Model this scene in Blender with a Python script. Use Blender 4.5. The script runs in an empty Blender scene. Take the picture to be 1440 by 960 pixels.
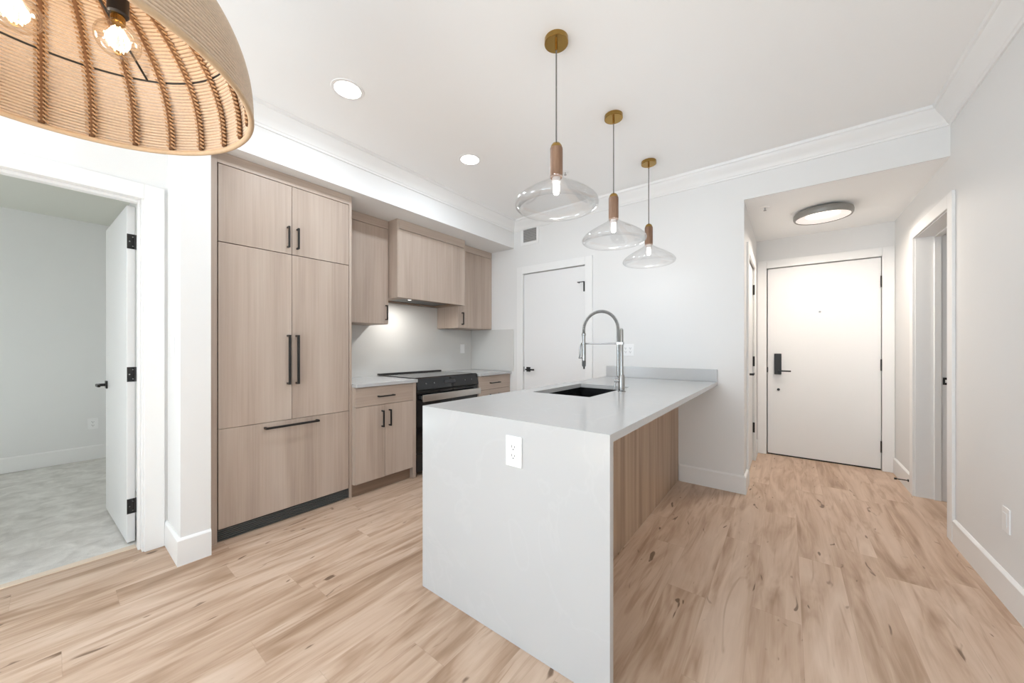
import bpy, bmesh, math, random
from mathutils import Vector, Matrix

random.seed(7)
C = bpy.context.scene
COL = C.collection
PI = math.pi

# ------------------------------------------------------------------ camera
cam_data = bpy.data.cameras.new('camera')
cam = bpy.data.objects.new('camera', cam_data)
COL.objects.link(cam)
cam.location = (0.0, 0.0, 1.2105)
cam.rotation_euler = (PI / 2, 0, 0.6572)
cam_data.sensor_fit = 'HORIZONTAL'
cam_data.sensor_width = 36.0
cam_data.lens = 502.0757 / 1440 * 36.0
cam_data.shift_y = 7.96 / 1440
cam_data.clip_start = 0.02
C.camera = cam

# ------------------------------------------------------------------ view, world, lights
C.view_settings.view_transform = 'Standard'
C.view_settings.look = 'None'
C.view_settings.gamma = 1.0
C.view_settings.use_curve_mapping = False
C.view_settings.exposure = 0.09
try:
    C.cycles.max_bounces = 12
    C.cycles.diffuse_bounces = 8
    C.cycles.transparent_max_bounces = 24
    C.cycles.sample_clamp_indirect = 4.0
except Exception:
    pass
world = bpy.data.worlds.new('world')
C.world = world
world.use_nodes = True
world.node_tree.nodes['Background'].inputs[0].default_value = (0.80, 0.90, 1.0, 1)
world.node_tree.nodes['Background'].inputs[1].default_value = 1.5


def area(name, loc, rot, sx, sy, power, color, shape='RECTANGLE', spread=None):
    l = bpy.data.lights.new(name, 'AREA')
    l.shape = shape
    l.size = sx
    if shape in ('RECTANGLE', 'ELLIPSE'):
        l.size_y = sy
    l.energy = power
    l.color = color
    if spread is not None:
        l.spread = spread
    o = bpy.data.objects.new(name, l)
    o.location = loc
    o.rotation_euler = rot
    COL.objects.link(o)
    return o


def point(name, loc, power, color, radius):
    l = bpy.data.lights.new(name, 'POINT')
    l.energy = power
    l.color = color
    l.shadow_soft_size = radius
    o = bpy.data.objects.new(name, l)
    o.location = loc
    COL.objects.link(o)
    return o


sun_data = bpy.data.lights.new('sun', 'SUN')
sun_data.energy = 38.0
sun_data.angle = math.radians(0.8)
sun_data.color = (0.82, 0.96, 1.0)
sun = bpy.data.objects.new('sun', sun_data)
COL.objects.link(sun)
sun.rotation_euler = (math.radians(42), 0, 0)     # high sun added behind the camera; its floor patch bounces light to the ceiling

# added area lamps standing for daylight through the unseen, added windows
area('rear_window_fill', (-0.7, -3.17, 1.35), (-PI / 2, 0, PI), 2.4, 2.0, 9, (0.62, 0.84, 1.0))  # added lamp for daylight from the unseen rear window
area('ceiling_fill', (-0.55, -3.05, 0.62), (PI - 0.45, 0, 0), 2.1, 0.6, 46, (0.60, 0.82, 1.0))  # added lamp, tilted up to brighten the ceiling
area('right_wall_fill', (-2.98, -2.05, 1.4), (0, -PI / 2, 0), 2.0, 1.7, 66, (0.82, 0.92, 1.0))  # added lamp that brightens the right wall
area('bedroom_fill', (-4.55, -2.56, 1.45), (-PI / 2, 0, PI), 1.3, 0.8, 9, (1.0, 0.98, 0.96))  # added lamp that lights the bedroom

# ------------------------------------------------------------------ measured layout (metres)
ZC = 2.74          # main ceiling
ZS = 2.4257        # soffit / hall ceiling
XK = -3.40         # kitchen wall face
XS = -2.672        # soffit and column face
YB = 3.501         # back wall face
XR = 0.8207        # right wall face
XH = -0.2834       # hall's left wall face
YE = 4.98          # entry wall face
XL = -3.02         # bedroom wall face

# ------------------------------------------------------------------ helpers


class MB:
    def __init__(self):
        self.bm = bmesh.new()

    def quad(self, pts):
        return self.bm.faces.new([self.bm.verts.new(p) for p in pts])

    def box(self, x0, y0, z0, x1, y1, z1, M=None):
        if x0 > x1: x0, x1 = x1, x0
        if y0 > y1: y0, y1 = y1, y0
        if z0 > z1: z0, z1 = z1, z0
        p = [(x0, y0, z0), (x1, y0, z0), (x1, y1, z0), (x0, y1, z0),
             (x0, y0, z1), (x1, y0, z1), (x1, y1, z1), (x0, y1, z1)]
        if M is not None:
            p = [M @ Vector(q) for q in p]
        v = [self.bm.verts.new(q) for q in p]
        for f in ((3, 2, 1, 0), (4, 5, 6, 7), (0, 1, 5, 4), (1, 2, 6, 5), (2, 3, 7, 6), (3, 0, 4, 7)):
            self.bm.faces.new([v[i] for i in f])
        return self

    def tube(self, path, r, seg=10, cyclic=False, cap=True, up=None):
        path = [Vector(p) for p in path]
        n = len(path)
        rs = r if isinstance(r, (list, tuple)) else [r] * n
        rings = []
        prev = None
        for i in range(n):
            a = path[(i - 1) % n] if (cyclic or i > 0) else path[i]
            b = path[(i + 1) % n] if (cyclic or i < n - 1) else path[i]
            t = (b - a)
            if t.length < 1e-9:
                t = Vector((0, 0, 1))
            t.normalize()
            if prev is None:
                ref = Vector(up) if up else (Vector((0, 0, 1)) if abs(t.z) < 0.9 else Vector((1, 0, 0)))
                u = ref - t * ref.dot(t)
            else:
                u = prev - t * prev.dot(t)
            if u.length < 1e-6:
                u = t.orthogonal()
            u.normalize()
            prev = u
            w = t.cross(u)
            rings.append([self.bm.verts.new(path[i] + (u * math.cos(2 * PI * k / seg) + w * math.sin(2 * PI * k / seg)) * rs[i]) for k in range(seg)])
        m = n if cyclic else n - 1
        for i in range(m):
            A, B = rings[i], rings[(i + 1) % n]
            for k in range(seg):
                self.bm.faces.new([A[k], A[(k + 1) % seg], B[(k + 1) % seg], B[k]])
        if cap and not cyclic:
            self.bm.faces.new(list(reversed(rings[0])))
            self.bm.faces.new(rings[-1])
        return self

    def cyl(self, p0, p1, r, seg=24, r2=None):
        return self.tube([p0, p1], [r, r if r2 is None else r2], seg)

    def lathe(self, c, prof, seg=48, closed=False):
        """prof: list of (radius, height) revolved about the vertical through c."""
        rings = []
        for (r, z) in prof:
            if r < 1e-6:
                rings.append([self.bm.verts.new((c[0], c[1], c[2] + z))])
            else:
                rings.append([self.bm.verts.new((c[0] + r * math.cos(2 * PI * k / seg), c[1] + r * math.sin(2 * PI * k / seg), c[2] + z)) for k in range(seg)])
        n = len(rings)
        for i in range(n if closed else n - 1):
            A, B = rings[i], rings[(i + 1) % n]
            for k in range(seg):
                k2 = (k + 1) % seg
                if len(A) == 1 and len(B) == 1:
                    continue
                if len(A) == 1:
                    self.bm.faces.new([A[0], B[k2], B[k]])
                elif len(B) == 1:
                    self.bm.faces.new([A[k], A[k2], B[0]])
                else:
                    self.bm.faces.new([A[k], A[k2], B[k2], B[k]])
        return self

    def prism(self, poly, place):
        """poly 2-D; place(u, v, end) -> 3-D for end 0 and 1."""
        a = [self.bm.verts.new(place(u, v, 0)) for u, v in poly]
        b = [self.bm.verts.new(place(u, v, 1)) for u, v in poly]
        n = len(poly)
        for i in range(n):
            self.bm.faces.new([a[i], a[(i + 1) % n], b[(i + 1) % n], b[i]])
        self.bm.faces.new(list(reversed(a)))
        self.bm.faces.new(b)
        return self


WL = {}


def obj(name, mb, mat, parent=None, bevel=0.0, smooth=None, origin=None, seg=2):
    bm = mb.bm
    bmesh.ops.recalc_face_normals(bm, faces=bm.faces[:])
    if origin is None:
        lo = Vector((1e9,) * 3)
        hi = Vector((-1e9,) * 3)
        for v in bm.verts:
            for i in range(3):
                lo[i] = min(lo[i], v.co[i])
                hi[i] = max(hi[i], v.co[i])
        origin = (lo + hi) / 2
    origin = Vector(origin)
    for v in bm.verts:
        v.co -= origin
    me = bpy.data.meshes.new(name)
    bm.to_mesh(me)
    bm.free()
    if smooth is not None:
        me.shade_smooth()
        me.set_sharp_from_angle(angle=math.radians(smooth))
    me.materials.append(mat)
    o = bpy.data.objects.new(name, me)
    COL.objects.link(o)
    if parent is not None:
        o.parent = parent
        o.location = origin - WL[parent.name]
    else:
        o.location = origin
    WL[o.name] = origin
    if bevel:
        b = o.modifiers.new('bevel', 'BEVEL')
        b.width = bevel
        b.segments = seg
        b.limit_method = 'ANGLE'
        b.angle_limit = math.radians(40)
        b.harden_normals = False
    return o


def tag(o, label, cat, group=None, kind=None):
    o['label'] = label
    o['category'] = cat
    if group:
        o['group'] = group
    if kind:
        o['kind'] = kind
    return o


def thing(name, loc, label, cat, group=None, kind=None):
    o = bpy.data.objects.new(name, None)
    o.empty_display_size = 0.05
    COL.objects.link(o)
    o.location = loc
    WL[o.name] = Vector(loc)
    return tag(o, label, cat, group, kind)


def copy_thing(root, loc, label):
    r = root.copy()
    COL.objects.link(r)
    r.location = loc
    r['label'] = label
    for ch in list(root.children):
        c = ch.copy()
        COL.objects.link(c)
        c.parent = r
        for g in ch.children:
            d = g.copy()
            COL.objects.link(d)
            d.parent = c
    WL[r.name] = Vector(loc)
    return r


def struct(name, mb, mat, label, cat, bevel=0.0, smooth=None):
    return tag(obj(name, mb, mat, None, bevel, smooth), label, cat, kind='structure')


# ------------------------------------------------------------------ materials


def new_mat(name):
    m = bpy.data.materials.new(name)
    m.use_nodes = True
    nt = m.node_tree
    b = nt.nodes['Principled BSDF']
    return m, nt, b


def node(nt, typ, **kw):
    n = nt.nodes.new(typ)
    for k, v in kw.items():
        setattr(n, k, v)
    return n


def plain(name, col, rough=0.5, metal=0.0, spec=0.5, noise=0.0, nscale=40.0, bump=0.0):
    m, nt, b = new_mat(name)
    b.inputs['Base Color'].default_value = (*col, 1)
    b.inputs['Roughness'].default_value = rough
    b.inputs['Metallic'].default_value = metal
    b.inputs['Specular IOR Level'].default_value = spec
    tc = node(nt, 'ShaderNodeTexCoord')
    nz = node(nt, 'ShaderNodeTexNoise')
    nz.inputs['Scale'].default_value = nscale
    nz.inputs['Detail'].default_value = 4
    nt.links.new(tc.outputs['Object'], nz.inputs['Vector'])
    if noise:
        mx = node(nt, 'ShaderNodeMixRGB', blend_type='MIX')
        mx.inputs[1].default_value = (*[c * (1 - noise) for c in col], 1)
        mx.inputs[2].default_value = (*[min(1, c * (1 + noise)) for c in col], 1)
        nt.links.new(nz.outputs['Fac'], mx.inputs[0])
        nt.links.new(mx.outputs[0], b.inputs['Base Color'])
    if bump:
        bp = node(nt, 'ShaderNodeBump')
        bp.inputs['Strength'].default_value = bump
        bp.inputs['Distance'].default_value = 0.002
        nt.links.new(nz.outputs['Fac'], bp.inputs['Height'])
        nt.links.new(bp.outputs[0], b.inputs['Normal'])
    return m


def emit(name, col, strength):
    m, nt, b = new_mat(name)
    b.inputs['Base Color'].default_value = (0.8, 0.8, 0.8, 1)
    b.inputs['Emission Color'].default_value = (*col, 1)
    b.inputs['Emission Strength'].default_value = strength
    return m


def ramp(nt, stops):
    r = node(nt, 'ShaderNodeValToRGB')
    el = r.color_ramp.elements
    while len(el) > 1:
        el.remove(el[-1])
    el[0].position = stops[0][0]
    el[0].color = (*stops[0][1], 1)
    for p, c in stops[1:]:
        e = el.new(p)
        e.color = (*c, 1)
    return r


def wood(name, tones, rough=0.45, fine=70.0, band=5.0, long=0.45, axis='Z', shift=1.0):
    """veneer with the grain along one object axis; tones dark -> light"""
    m, nt, b = new_mat(name)
    tc = node(nt, 'ShaderNodeTexCoord')
    oi = node(nt, 'ShaderNodeObjectInfo')
    add = node(nt, 'ShaderNodeVectorMath', operation='MULTIPLY_ADD')
    cmb = node(nt, 'ShaderNodeCombineXYZ')
    for i in range(3):
        nt.links.new(oi.outputs['Random'], cmb.inputs[i])
    nt.links.new(cmb.outputs[0], add.inputs[0])
    add.inputs[1].default_value = (17 * shift, 31 * shift, 11 * shift)
    nt.links.new(tc.outputs['Object'], add.inputs[2])

    def sc(s_across, s_along):
        mp = node(nt, 'ShaderNodeMapping')
        v = {'Z': (s_across, s_across, s_along), 'Y': (s_across, s_along, s_across), 'X': (s_along, s_across, s_across)}[axis]
        mp.inputs['Scale'].default_value = v
        nt.links.new(add.outputs[0], mp.inputs['Vector'])
        return mp
    m1 = sc(band, long)
    n1 = node(nt, 'ShaderNodeTexNoise')
    n1.inputs['Scale'].default_value = 1.0
    n1.inputs['Detail'].default_value = 3
    n1.inputs['Roughness'].default_value = 0.55
    n1.inputs['Distortion'].default_value = 0.3
    nt.links.new(m1.outputs[0], n1.inputs['Vector'])
    m2 = sc(fine, long * 3.0)
    n2 = node(nt, 'ShaderNodeTexNoise')
    n2.inputs['Scale'].default_value = 1.0
    n2.inputs['Detail'].default_value = 5
    n2.inputs['Roughness'].default_value = 0.65
    nt.links.new(m2.outputs[0], n2.inputs['Vector'])
    mx = node(nt, 'ShaderNodeMath', operation='MULTIPLY_ADD')
    mx.inputs[1].default_value = 0.32
    nt.links.new(n2.outputs['Fac'], mx.inputs[0])
    sub = node(nt, 'ShaderNodeMath', operation='MULTIPLY')
    sub.inputs[1].default_value = 0.68
    nt.links.new(n1.outputs['Fac'], sub.inputs[0])
    nt.links.new(sub.outputs[0], mx.inputs[2])
    rp = ramp(nt, [(0.34, tones[0]), (0.5, tones[1]), (0.66, tones[2])])
    nt.links.new(mx.outputs[0], rp.inputs['Fac'])
    nt.links.new(rp.outputs['Color'], b.inputs['Base Color'])
    b.inputs['Roughness'].default_value = rough
    b.inputs['Specular IOR Level'].default_value = 0.35
    bp = node(nt, 'ShaderNodeBump')
    bp.inputs['Strength'].default_value = 0.12
    bp.inputs['Distance'].default_value = 0.001
    nt.links.new(n2.outputs['Fac'], bp.inputs['Height'])
    nt.links.new(bp.outputs[0], b.inputs['Normal'])
    return m


def floor_material():
    m, nt, b = new_mat('light oak plank floor')
    L = nt.links.new
    geo = node(nt, 'ShaderNodeNewGeometry')
    sep = node(nt, 'ShaderNodeSeparateXYZ')
    L(geo.outputs['Position'], sep.inputs[0])

    def math_(op, a, bb=None, c=None):
        n = node(nt, 'ShaderNodeMath', operation=op)
        for i, v in enumerate((a, bb, c)):
            if v is None:
                continue
            if isinstance(v, (int, float)):
                n.inputs[i].default_value = v
            else:
                L(v, n.inputs[i])
        return n.outputs[0]
    W, LEN = 0.18, 1.22
    xs = math_('DIVIDE', math_('ADD', sep.outputs[0], 10.03), W)
    row = math_('FLOOR', xs)
    fx = math_('FRACT', xs)
    wn = node(nt, 'ShaderNodeTexWhiteNoise', noise_dimensions='1D')
    L(row, wn.inputs['W'])
    ys = math_('ADD', math_('DIVIDE', math_('ADD', sep.outputs[1], 20.0), LEN), math_('MULTIPLY', wn.outputs['Value'], 7.3))
    colr = math_('FLOOR', ys)
    fy = math_('FRACT', ys)
    idv = node(nt, 'ShaderNodeCombineXYZ')
    L(row, idv.inputs[0])
    L(colr, idv.inputs[1])
    wn2 = node(nt, 'ShaderNodeTexWhiteNoise', noise_dimensions='2D')
    L(idv.outputs[0], wn2.inputs['Vector'])
    pid = wn2.outputs['Value']
    # per-plank shifted coordinates
    vec = node(nt, 'ShaderNodeCombineXYZ')
    L(math_('MULTIPLY_ADD', pid, 37.0, sep.outputs[0]), vec.inputs[0])
    L(math_('MULTIPLY_ADD', pid, 53.0, sep.outputs[1]), vec.inputs[1])
    L(math_('MULTIPLY', pid, 19.0), vec.inputs[2])

    def noise(sx, sy, detail, rough, dist):
        mp = node(nt, 'ShaderNodeMapping')
        mp.inputs['Scale'].default_value = (sx, sy, 1)
        L(vec.outputs[0], mp.inputs['Vector'])
        n = node(nt, 'ShaderNodeTexNoise')
        n.inputs['Scale'].default_value = 1
        n.inputs['Detail'].default_value = detail
        n.inputs['Roughness'].default_value = rough
        n.inputs['Distortion'].default_value = dist
        L(mp.outputs[0], n.inputs['Vector'])
        return n.outputs['Fac']
    broad = noise(9.5, 1.35, 3, 0.52, 1.3)
    fine = noise(75, 3.0, 4, 0.6, 0.4)
    streak = noise(19, 1.8, 2, 0.5, 1.7)
    knot = noise(24, 6.5, 1, 0.4, 0.9)
    v = math_('ADD', math_('MULTIPLY', broad, 0.68), math_('MULTIPLY', fine, 0.15))
    v = math_('ADD', v, math_('MULTIPLY', math_('SUBTRACT', pid, 0.5), 0.085))
    rp = ramp(nt, [(0.22, (0.29, 0.182, 0.115)), (0.33, (0.425, 0.293, 0.205)), (0.43, (0.535, 0.392, 0.293)), (0.58, (0.63, 0.49, 0.385))])
    L(v, rp.inputs['Fac'])
    # soft brown cathedral streaks
    sm = node(nt, 'ShaderNodeMapRange', interpolation_type='SMOOTHSTEP')
    L(streak, sm.inputs[0])
    sm.inputs[1].default_value = 0.56
    sm.inputs[2].default_value = 0.74
    sm.inputs[3].default_value = 0.0
    sm.inputs[4].default_value = 0.48
    mx = node(nt, 'ShaderNodeMixRGB', blend_type='MIX')
    L(sm.outputs[0], mx.inputs[0])
    L(rp.outputs['Color'], mx.inputs[1])
    mx.inputs[2].default_value = (0.31, 0.19, 0.115, 1)
    # small dark knots and mineral marks
    km = node(nt, 'ShaderNodeMapRange', interpolation_type='SMOOTHSTEP')
    L(knot, km.inputs[0])
    km.inputs[1].default_value = 0.715
    km.inputs[2].default_value = 0.79
    km.inputs[3].default_value = 0.0
    km.inputs[4].default_value = 0.85
    mk = node(nt, 'ShaderNodeMixRGB', blend_type='MIX')
    L(km.outputs[0], mk.inputs[0])
    L(mx.outputs[0], mk.inputs[1])
    mk.inputs[2].default_value = (0.12, 0.065, 0.035, 1)
    # hairline joints
    ex = math_('MINIMUM', fx, math_('SUBTRACT', 1.0, fx))
    ey = math_('MINIMUM', fy, math_('SUBTRACT', 1.0, fy))
    jx = math_('LESS_THAN', ex, 0.006)
    jy = math_('LESS_THAN', ey, 0.0011)
    j = math_('MULTIPLY', math_('MAXIMUM', jx, jy), 0.16)
    mj = node(nt, 'ShaderNodeMixRGB', blend_type='MIX')
    L(j, mj.inputs[0])
    L(mk.outputs[0], mj.inputs[1])
    mj.inputs[2].default_value = (0.20, 0.13, 0.085, 1)
    L(mj.outputs[0], b.inputs['Base Color'])
    b.inputs['Roughness'].default_value = 0.42
    b.inputs['Specular IOR Level'].default_value = 0.35
    bp = node(nt, 'ShaderNodeBump')
    bp.inputs['Strength'].default_value = 0.08
    bp.inputs['Distance'].default_value = 0.001
    L(fine, bp.inputs['Height'])
    L(bp.outputs[0], b.inputs['Normal'])
    return m


def quartz_material():
    m, nt, b = new_mat('white quartz')
    L = nt.links.new
    geo = node(nt, 'ShaderNodeNewGeometry')
    n1 = node(nt, 'ShaderNodeTexNoise')
    n1.inputs['Scale'].default_value = 1.9
    n1.inputs['Detail'].default_value = 5
    n1.inputs['Distortion'].default_value = 1.2
    L(geo.outputs['Position'], n1.inputs['Vector'])
    rp = ramp(nt, [(0.0, (0.505, 0.509, 0.512)), (0.485, (0.505, 0.509, 0.512)), (0.5, (0.519, 0.523, 0.526)), (0.515, (0.505, 0.509, 0.512)), (1.0, (0.515, 0.517, 0.518))])
    L(n1.outputs['Fac'], rp.inputs['Fac'])
    L(rp.outputs['Color'], b.inputs['Base Color'])
    b.inputs['Roughness'].default_value = 0.16
    b.inputs['Specular IOR Level'].default_value = 0.5
    return m


def carpet_material():
    m, nt, b = new_mat('pale grey carpet')
    L = nt.links.new
    geo = node(nt, 'ShaderNodeNewGeometry')
    n1 = node(nt, 'ShaderNodeTexNoise')
    n1.inputs['Scale'].default_value = 8.0
    n1.inputs['Detail'].default_value = 4
    n1.inputs['Roughness'].default_value = 0.6
    n1.inputs['Distortion'].default_value = 0.6
    L(geo.outputs['Position'], n1.inputs['Vector'])
    rp = ramp(nt, [(0.3, (0.56, 0.54, 0.51)), (0.7, (0.80, 0.785, 0.755))])
    L(n1.outputs['Fac'], rp.inputs['Fac'])
    L(rp.outputs['Color'], b.inputs['Base Color'])
    b.inputs['Roughness'].default_value = 0.95
    n2 = node(nt, 'ShaderNodeTexNoise')
    n2.inputs['Scale'].default_value = 260
    L(geo.outputs['Position'], n2.inputs['Vector'])
    bp = node(nt, 'ShaderNodeBump')
    bp.inputs['Strength'].default_value = 0.5
    bp.inputs['Distance'].default_value = 0.004
    L(n2.outputs['Fac'], bp.inputs['Height'])
    L(bp.outputs[0], b.inputs['Normal'])
    return m


def clear_glass(name, tint=(1, 1, 1), edge=0.55, base=0.03):
    """thin clear glass: mostly see-through, more reflective towards its edges"""
    m = bpy.data.materials.new(name)
    m.use_nodes = True
    nt = m.node_tree
    for n in list(nt.nodes):
        if n.type == 'BSDF_PRINCIPLED':
            nt.nodes.remove(n)
    out = nt.nodes['Material Output']
    tr = node(nt, 'ShaderNodeBsdfTransparent')
    tr.inputs[0].default_value = (*tint, 1)
    gl = node(nt, 'ShaderNodeBsdfGlossy')
    gl.inputs['Roughness'].default_value = 0.02
    lw = node(nt, 'ShaderNodeLayerWeight')
    lw.inputs['Blend'].default_value = 0.35
    mr = node(nt, 'ShaderNodeMapRange')
    mr.inputs[3].default_value = base
    mr.inputs[4].default_value = edge
    nt.links.new(lw.outputs['Facing'], mr.inputs[0])
    mx = node(nt, 'ShaderNodeMixShader')
    nt.links.new(mr.outputs[0], mx.inputs[0])
    nt.links.new(tr.outputs[0], mx.inputs[1])
    nt.links.new(gl.outputs[0], mx.inputs[2])
    nt.links.new(mx.outputs[0], out.inputs['Surface'])
    return m


M = {}
M['paint'] = plain('white wall paint', (0.79, 0.79, 0.785), 0.6, noise=0.006, nscale=3, spec=0.3)
M['ceiling'] = plain('white ceiling paint', (0.925, 0.93, 0.93), 0.8, noise=0.006, nscale=3, spec=0.2)
M['bed_ceiling'] = plain('darker warm bedroom ceiling', (0.66, 0.655, 0.60), 0.85, noise=0.006, nscale=3, spec=0.2)  # darker and warmer than the main ceiling
M['trim'] = plain('white satin trim', (0.845, 0.845, 0.84), 0.35, noise=0.004, nscale=4, spec=0.4)
M['door'] = plain('white door paint', (0.82, 0.82, 0.82), 0.4, noise=0.004, nscale=4, spec=0.4)
M['oak'] = wood('pale greige oak veneer', [(0.38, 0.298, 0.243), (0.472, 0.382, 0.318), (0.54, 0.453, 0.385)])
M['oak_h'] = wood('pale greige oak veneer, level grain', [(0.38, 0.298, 0.243), (0.472, 0.382, 0.318), (0.54, 0.453, 0.385)], axis='Y')
M['oak_dark'] = wood('brown oak panel veneer', [(0.27, 0.185, 0.125), (0.40, 0.29, 0.205), (0.49, 0.37, 0.275)], fine=110, band=14, long=0.5)
M['floor'] = floor_material()
M['quartz'] = quartz_material()
M['splash'] = plain('pale grey quartz slab', (0.66, 0.655, 0.635), 0.22, noise=0.03, nscale=2.0)
M['carpet'] = carpet_material()
M['black'] = plain('matt black metal', (0.016, 0.015, 0.015), 0.38, spec=0.4, noise=0.1, nscale=30)
M['gap'] = plain('painted shadow gap core', (0.03, 0.025, 0.02), 0.9, noise=0.1)  # near-black carcass colour paints the shade in gaps between fronts
M['grille'] = plain('dark grey grille metal', (0.11, 0.113, 0.113), 0.45, metal=0.2, noise=0.05)
M['steel'] = plain('brushed stainless steel', (0.62, 0.60, 0.57), 0.28, metal=1.0, noise=0.04, nscale=80)
M['chrome'] = plain('satin nickel', (0.36, 0.36, 0.355), 0.2, metal=1.0, noise=0.03)
M['brass'] = plain('aged brass', (0.38, 0.235, 0.07), 0.2, metal=1.0, noise=0.10, nscale=25)
M['walnut'] = wood('turned brown wood', [(0.16, 0.085, 0.05), (0.235, 0.135, 0.085), (0.30, 0.185, 0.12)], fine=90, band=30, long=4)
M['black_glass'] = plain('black glass', (0.006, 0.006, 0.007), 0.05, spec=0.6, noise=0.02)
M['cooktop'] = plain('dark ceramic glass cooktop', (0.035, 0.032, 0.03), 0.10, spec=0.6, noise=0.02)
M['black_sink'] = plain('black granite composite', (0.012, 0.012, 0.013), 0.25, noise=0.2, nscale=200)
M['plastic'] = plain('white plastic', (0.86, 0.86, 0.86), 0.3, noise=0.004)
M['slot'] = plain('dark slot', (0.05, 0.05, 0.05), 0.6, noise=0.02)
M['vent_grey'] = plain('grey louvre paint', (0.36, 0.355, 0.35), 0.5, noise=0.02)
M['display'] = plain('dark display glass', (0.022, 0.022, 0.026), 0.12, noise=0.02)
M['touch'] = plain('dim grey touch mark', (0.13, 0.13, 0.13), 0.4, noise=0.02)
M['lamp_grey'] = plain('grey lamp housing', (0.27, 0.265, 0.25), 0.42, metal=0.4, noise=0.03)
M['cord'] = plain('grey fabric cord', (0.16, 0.15, 0.14), 0.8, noise=0.2, nscale=400)
M['rope'] = plain('natural jute rope', (0.63, 0.49, 0.365), 0.85, noise=0.18, nscale=160, bump=0.4)
M['rope_rim'] = plain('pale rattan rim', (0.58, 0.42, 0.27), 0.7, noise=0.15, nscale=60)
M['rope_dark'] = plain('brown rattan binding', (0.44, 0.27, 0.145), 0.8, noise=0.25, nscale=120)
M['rope_deep'] = plain('dark brown rattan rod', (0.16, 0.075, 0.03), 0.8, noise=0.25, nscale=120)
M['threshold'] = wood('pale oak threshold', [(0.66, 0.54, 0.42), (0.74, 0.62, 0.50), (0.80, 0.69, 0.57)], axis='Y')
M['glass'] = clear_glass('clear lamp glass', edge=0.42, base=0.035)
M['bulb_glass'] = clear_glass('clear bulb glass', tint=(1, 0.97, 0.92), edge=0.5, base=0.06)
M['pane'] = clear_glass('window pane', edge=0.4, base=0.04)
M['led'] = emit('lit lamp lens', (1.0, 0.97, 0.92), 9.0)
M['hood_led'] = emit('lit hood lamp lens', (1.0, 0.97, 0.92), 1.2)
M['hall_led'] = emit('lit hall lamp lens', (1.0, 0.93, 0.85), 1.1)
M['hall_reflector'] = emit('glowing acrylic lamp ring', (1.0, 0.87, 0.80), 0.40)
M['filament'] = emit('glowing filament', (1.0, 0.72, 0.38), 28.0)
M['pendant_bulb'] = emit('frosted glowing bulb', (1.0, 0.93, 0.82), 5.0)
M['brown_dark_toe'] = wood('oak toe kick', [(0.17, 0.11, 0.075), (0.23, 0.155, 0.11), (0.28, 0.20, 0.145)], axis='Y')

# ================================================================== the room
f = MB()
f.box(-3.125, -3.3, -0.10, 2.4, 5.2, 0.0)
struct('floor', f, M['floor'], 'light oak plank floor running through the kitchen and hall', 'floor')
f = MB()
f.box(-6.1, -2.75, -0.10, -3.73, 0.60, -0.002)
f.box(-3.73, -1.12, -0.10, -3.135, 0.60, -0.002)
struct('floor_bedroom', f, M['carpet'], 'pale grey carpet in the bedroom beyond the open door', 'floor')
f = MB()
f.box(-3.160, -0.49, -0.02, -3.112, 0.321, 0.007)
struct('trim_1', f, M['threshold'], 'pale wood strip between plank floor and bedroom carpet', 'threshold', bevel=0.002)

f = MB()
f.box(-3.55, -3.35, ZC, 1.05, 3.63, ZC + 0.1)
struct('ceiling', f, M['ceiling'], 'white main ceiling over the kitchen island', 'ceiling')
f = MB()
f.box(XH, YB + 0.0125, ZS, XR, YB + 0.121, ZS + 0.1)
f.box(XH - 0.12, YB + 0.121, ZS, XR + 0.19, 5.2, ZS + 0.1)
struct('ceiling_hall', f, M['ceiling'], 'lower white ceiling over the entry hall', 'ceiling')
f = MB()
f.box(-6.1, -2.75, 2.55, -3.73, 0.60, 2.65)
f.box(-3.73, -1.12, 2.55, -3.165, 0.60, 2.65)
struct('ceiling_bedroom', f, M['bed_ceiling'], 'ceiling inside the bedroom', 'ceiling')

# kitchen wall, column, soffit
f = MB()
f.box(XK - 0.12, 0.445, 0, XK, YB + 0.12, ZC)
struct('wall_kitchen', f, M['paint'], 'white wall behind the kitchen cabinets', 'wall')
f = MB()
f.box(XK, 0.445, 0, XS, 0.578, ZS)
struct('wall_column', f, M['paint'], 'white wall end between bedroom doorway and tall oak cabinet', 'wall')
f = MB()
f.box(XK, 0.445, ZS, XS, YB, ZC)
struct('wall_soffit', f, M['paint'], 'white dropped soffit over the oak cabinets', 'soffit')

# bedroom wall with the door opening
DY0, DY1, DZ = -0.51, 0.352, 2.105
f = MB()
f.box(XL - 0.14, -3.3, 0, XL, -2.9, ZC)
f.box(XL - 0.14, -2.9, 0, XL, -1.2, 0.4)
f.box(XL - 0.14, -2.9, 2.4, XL, -1.2, ZC)
f.box(XL - 0.14, -1.2, 0, XL, DY0, ZC)
f.box(XL - 0.14, DY0, DZ, XL, DY1, ZC)
f.box(XL - 0.14, DY1, 0, XL, 0.445, ZC)
struct('wall_left', f, M['paint'], 'white left wall around the bedroom doorway', 'wall')
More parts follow.
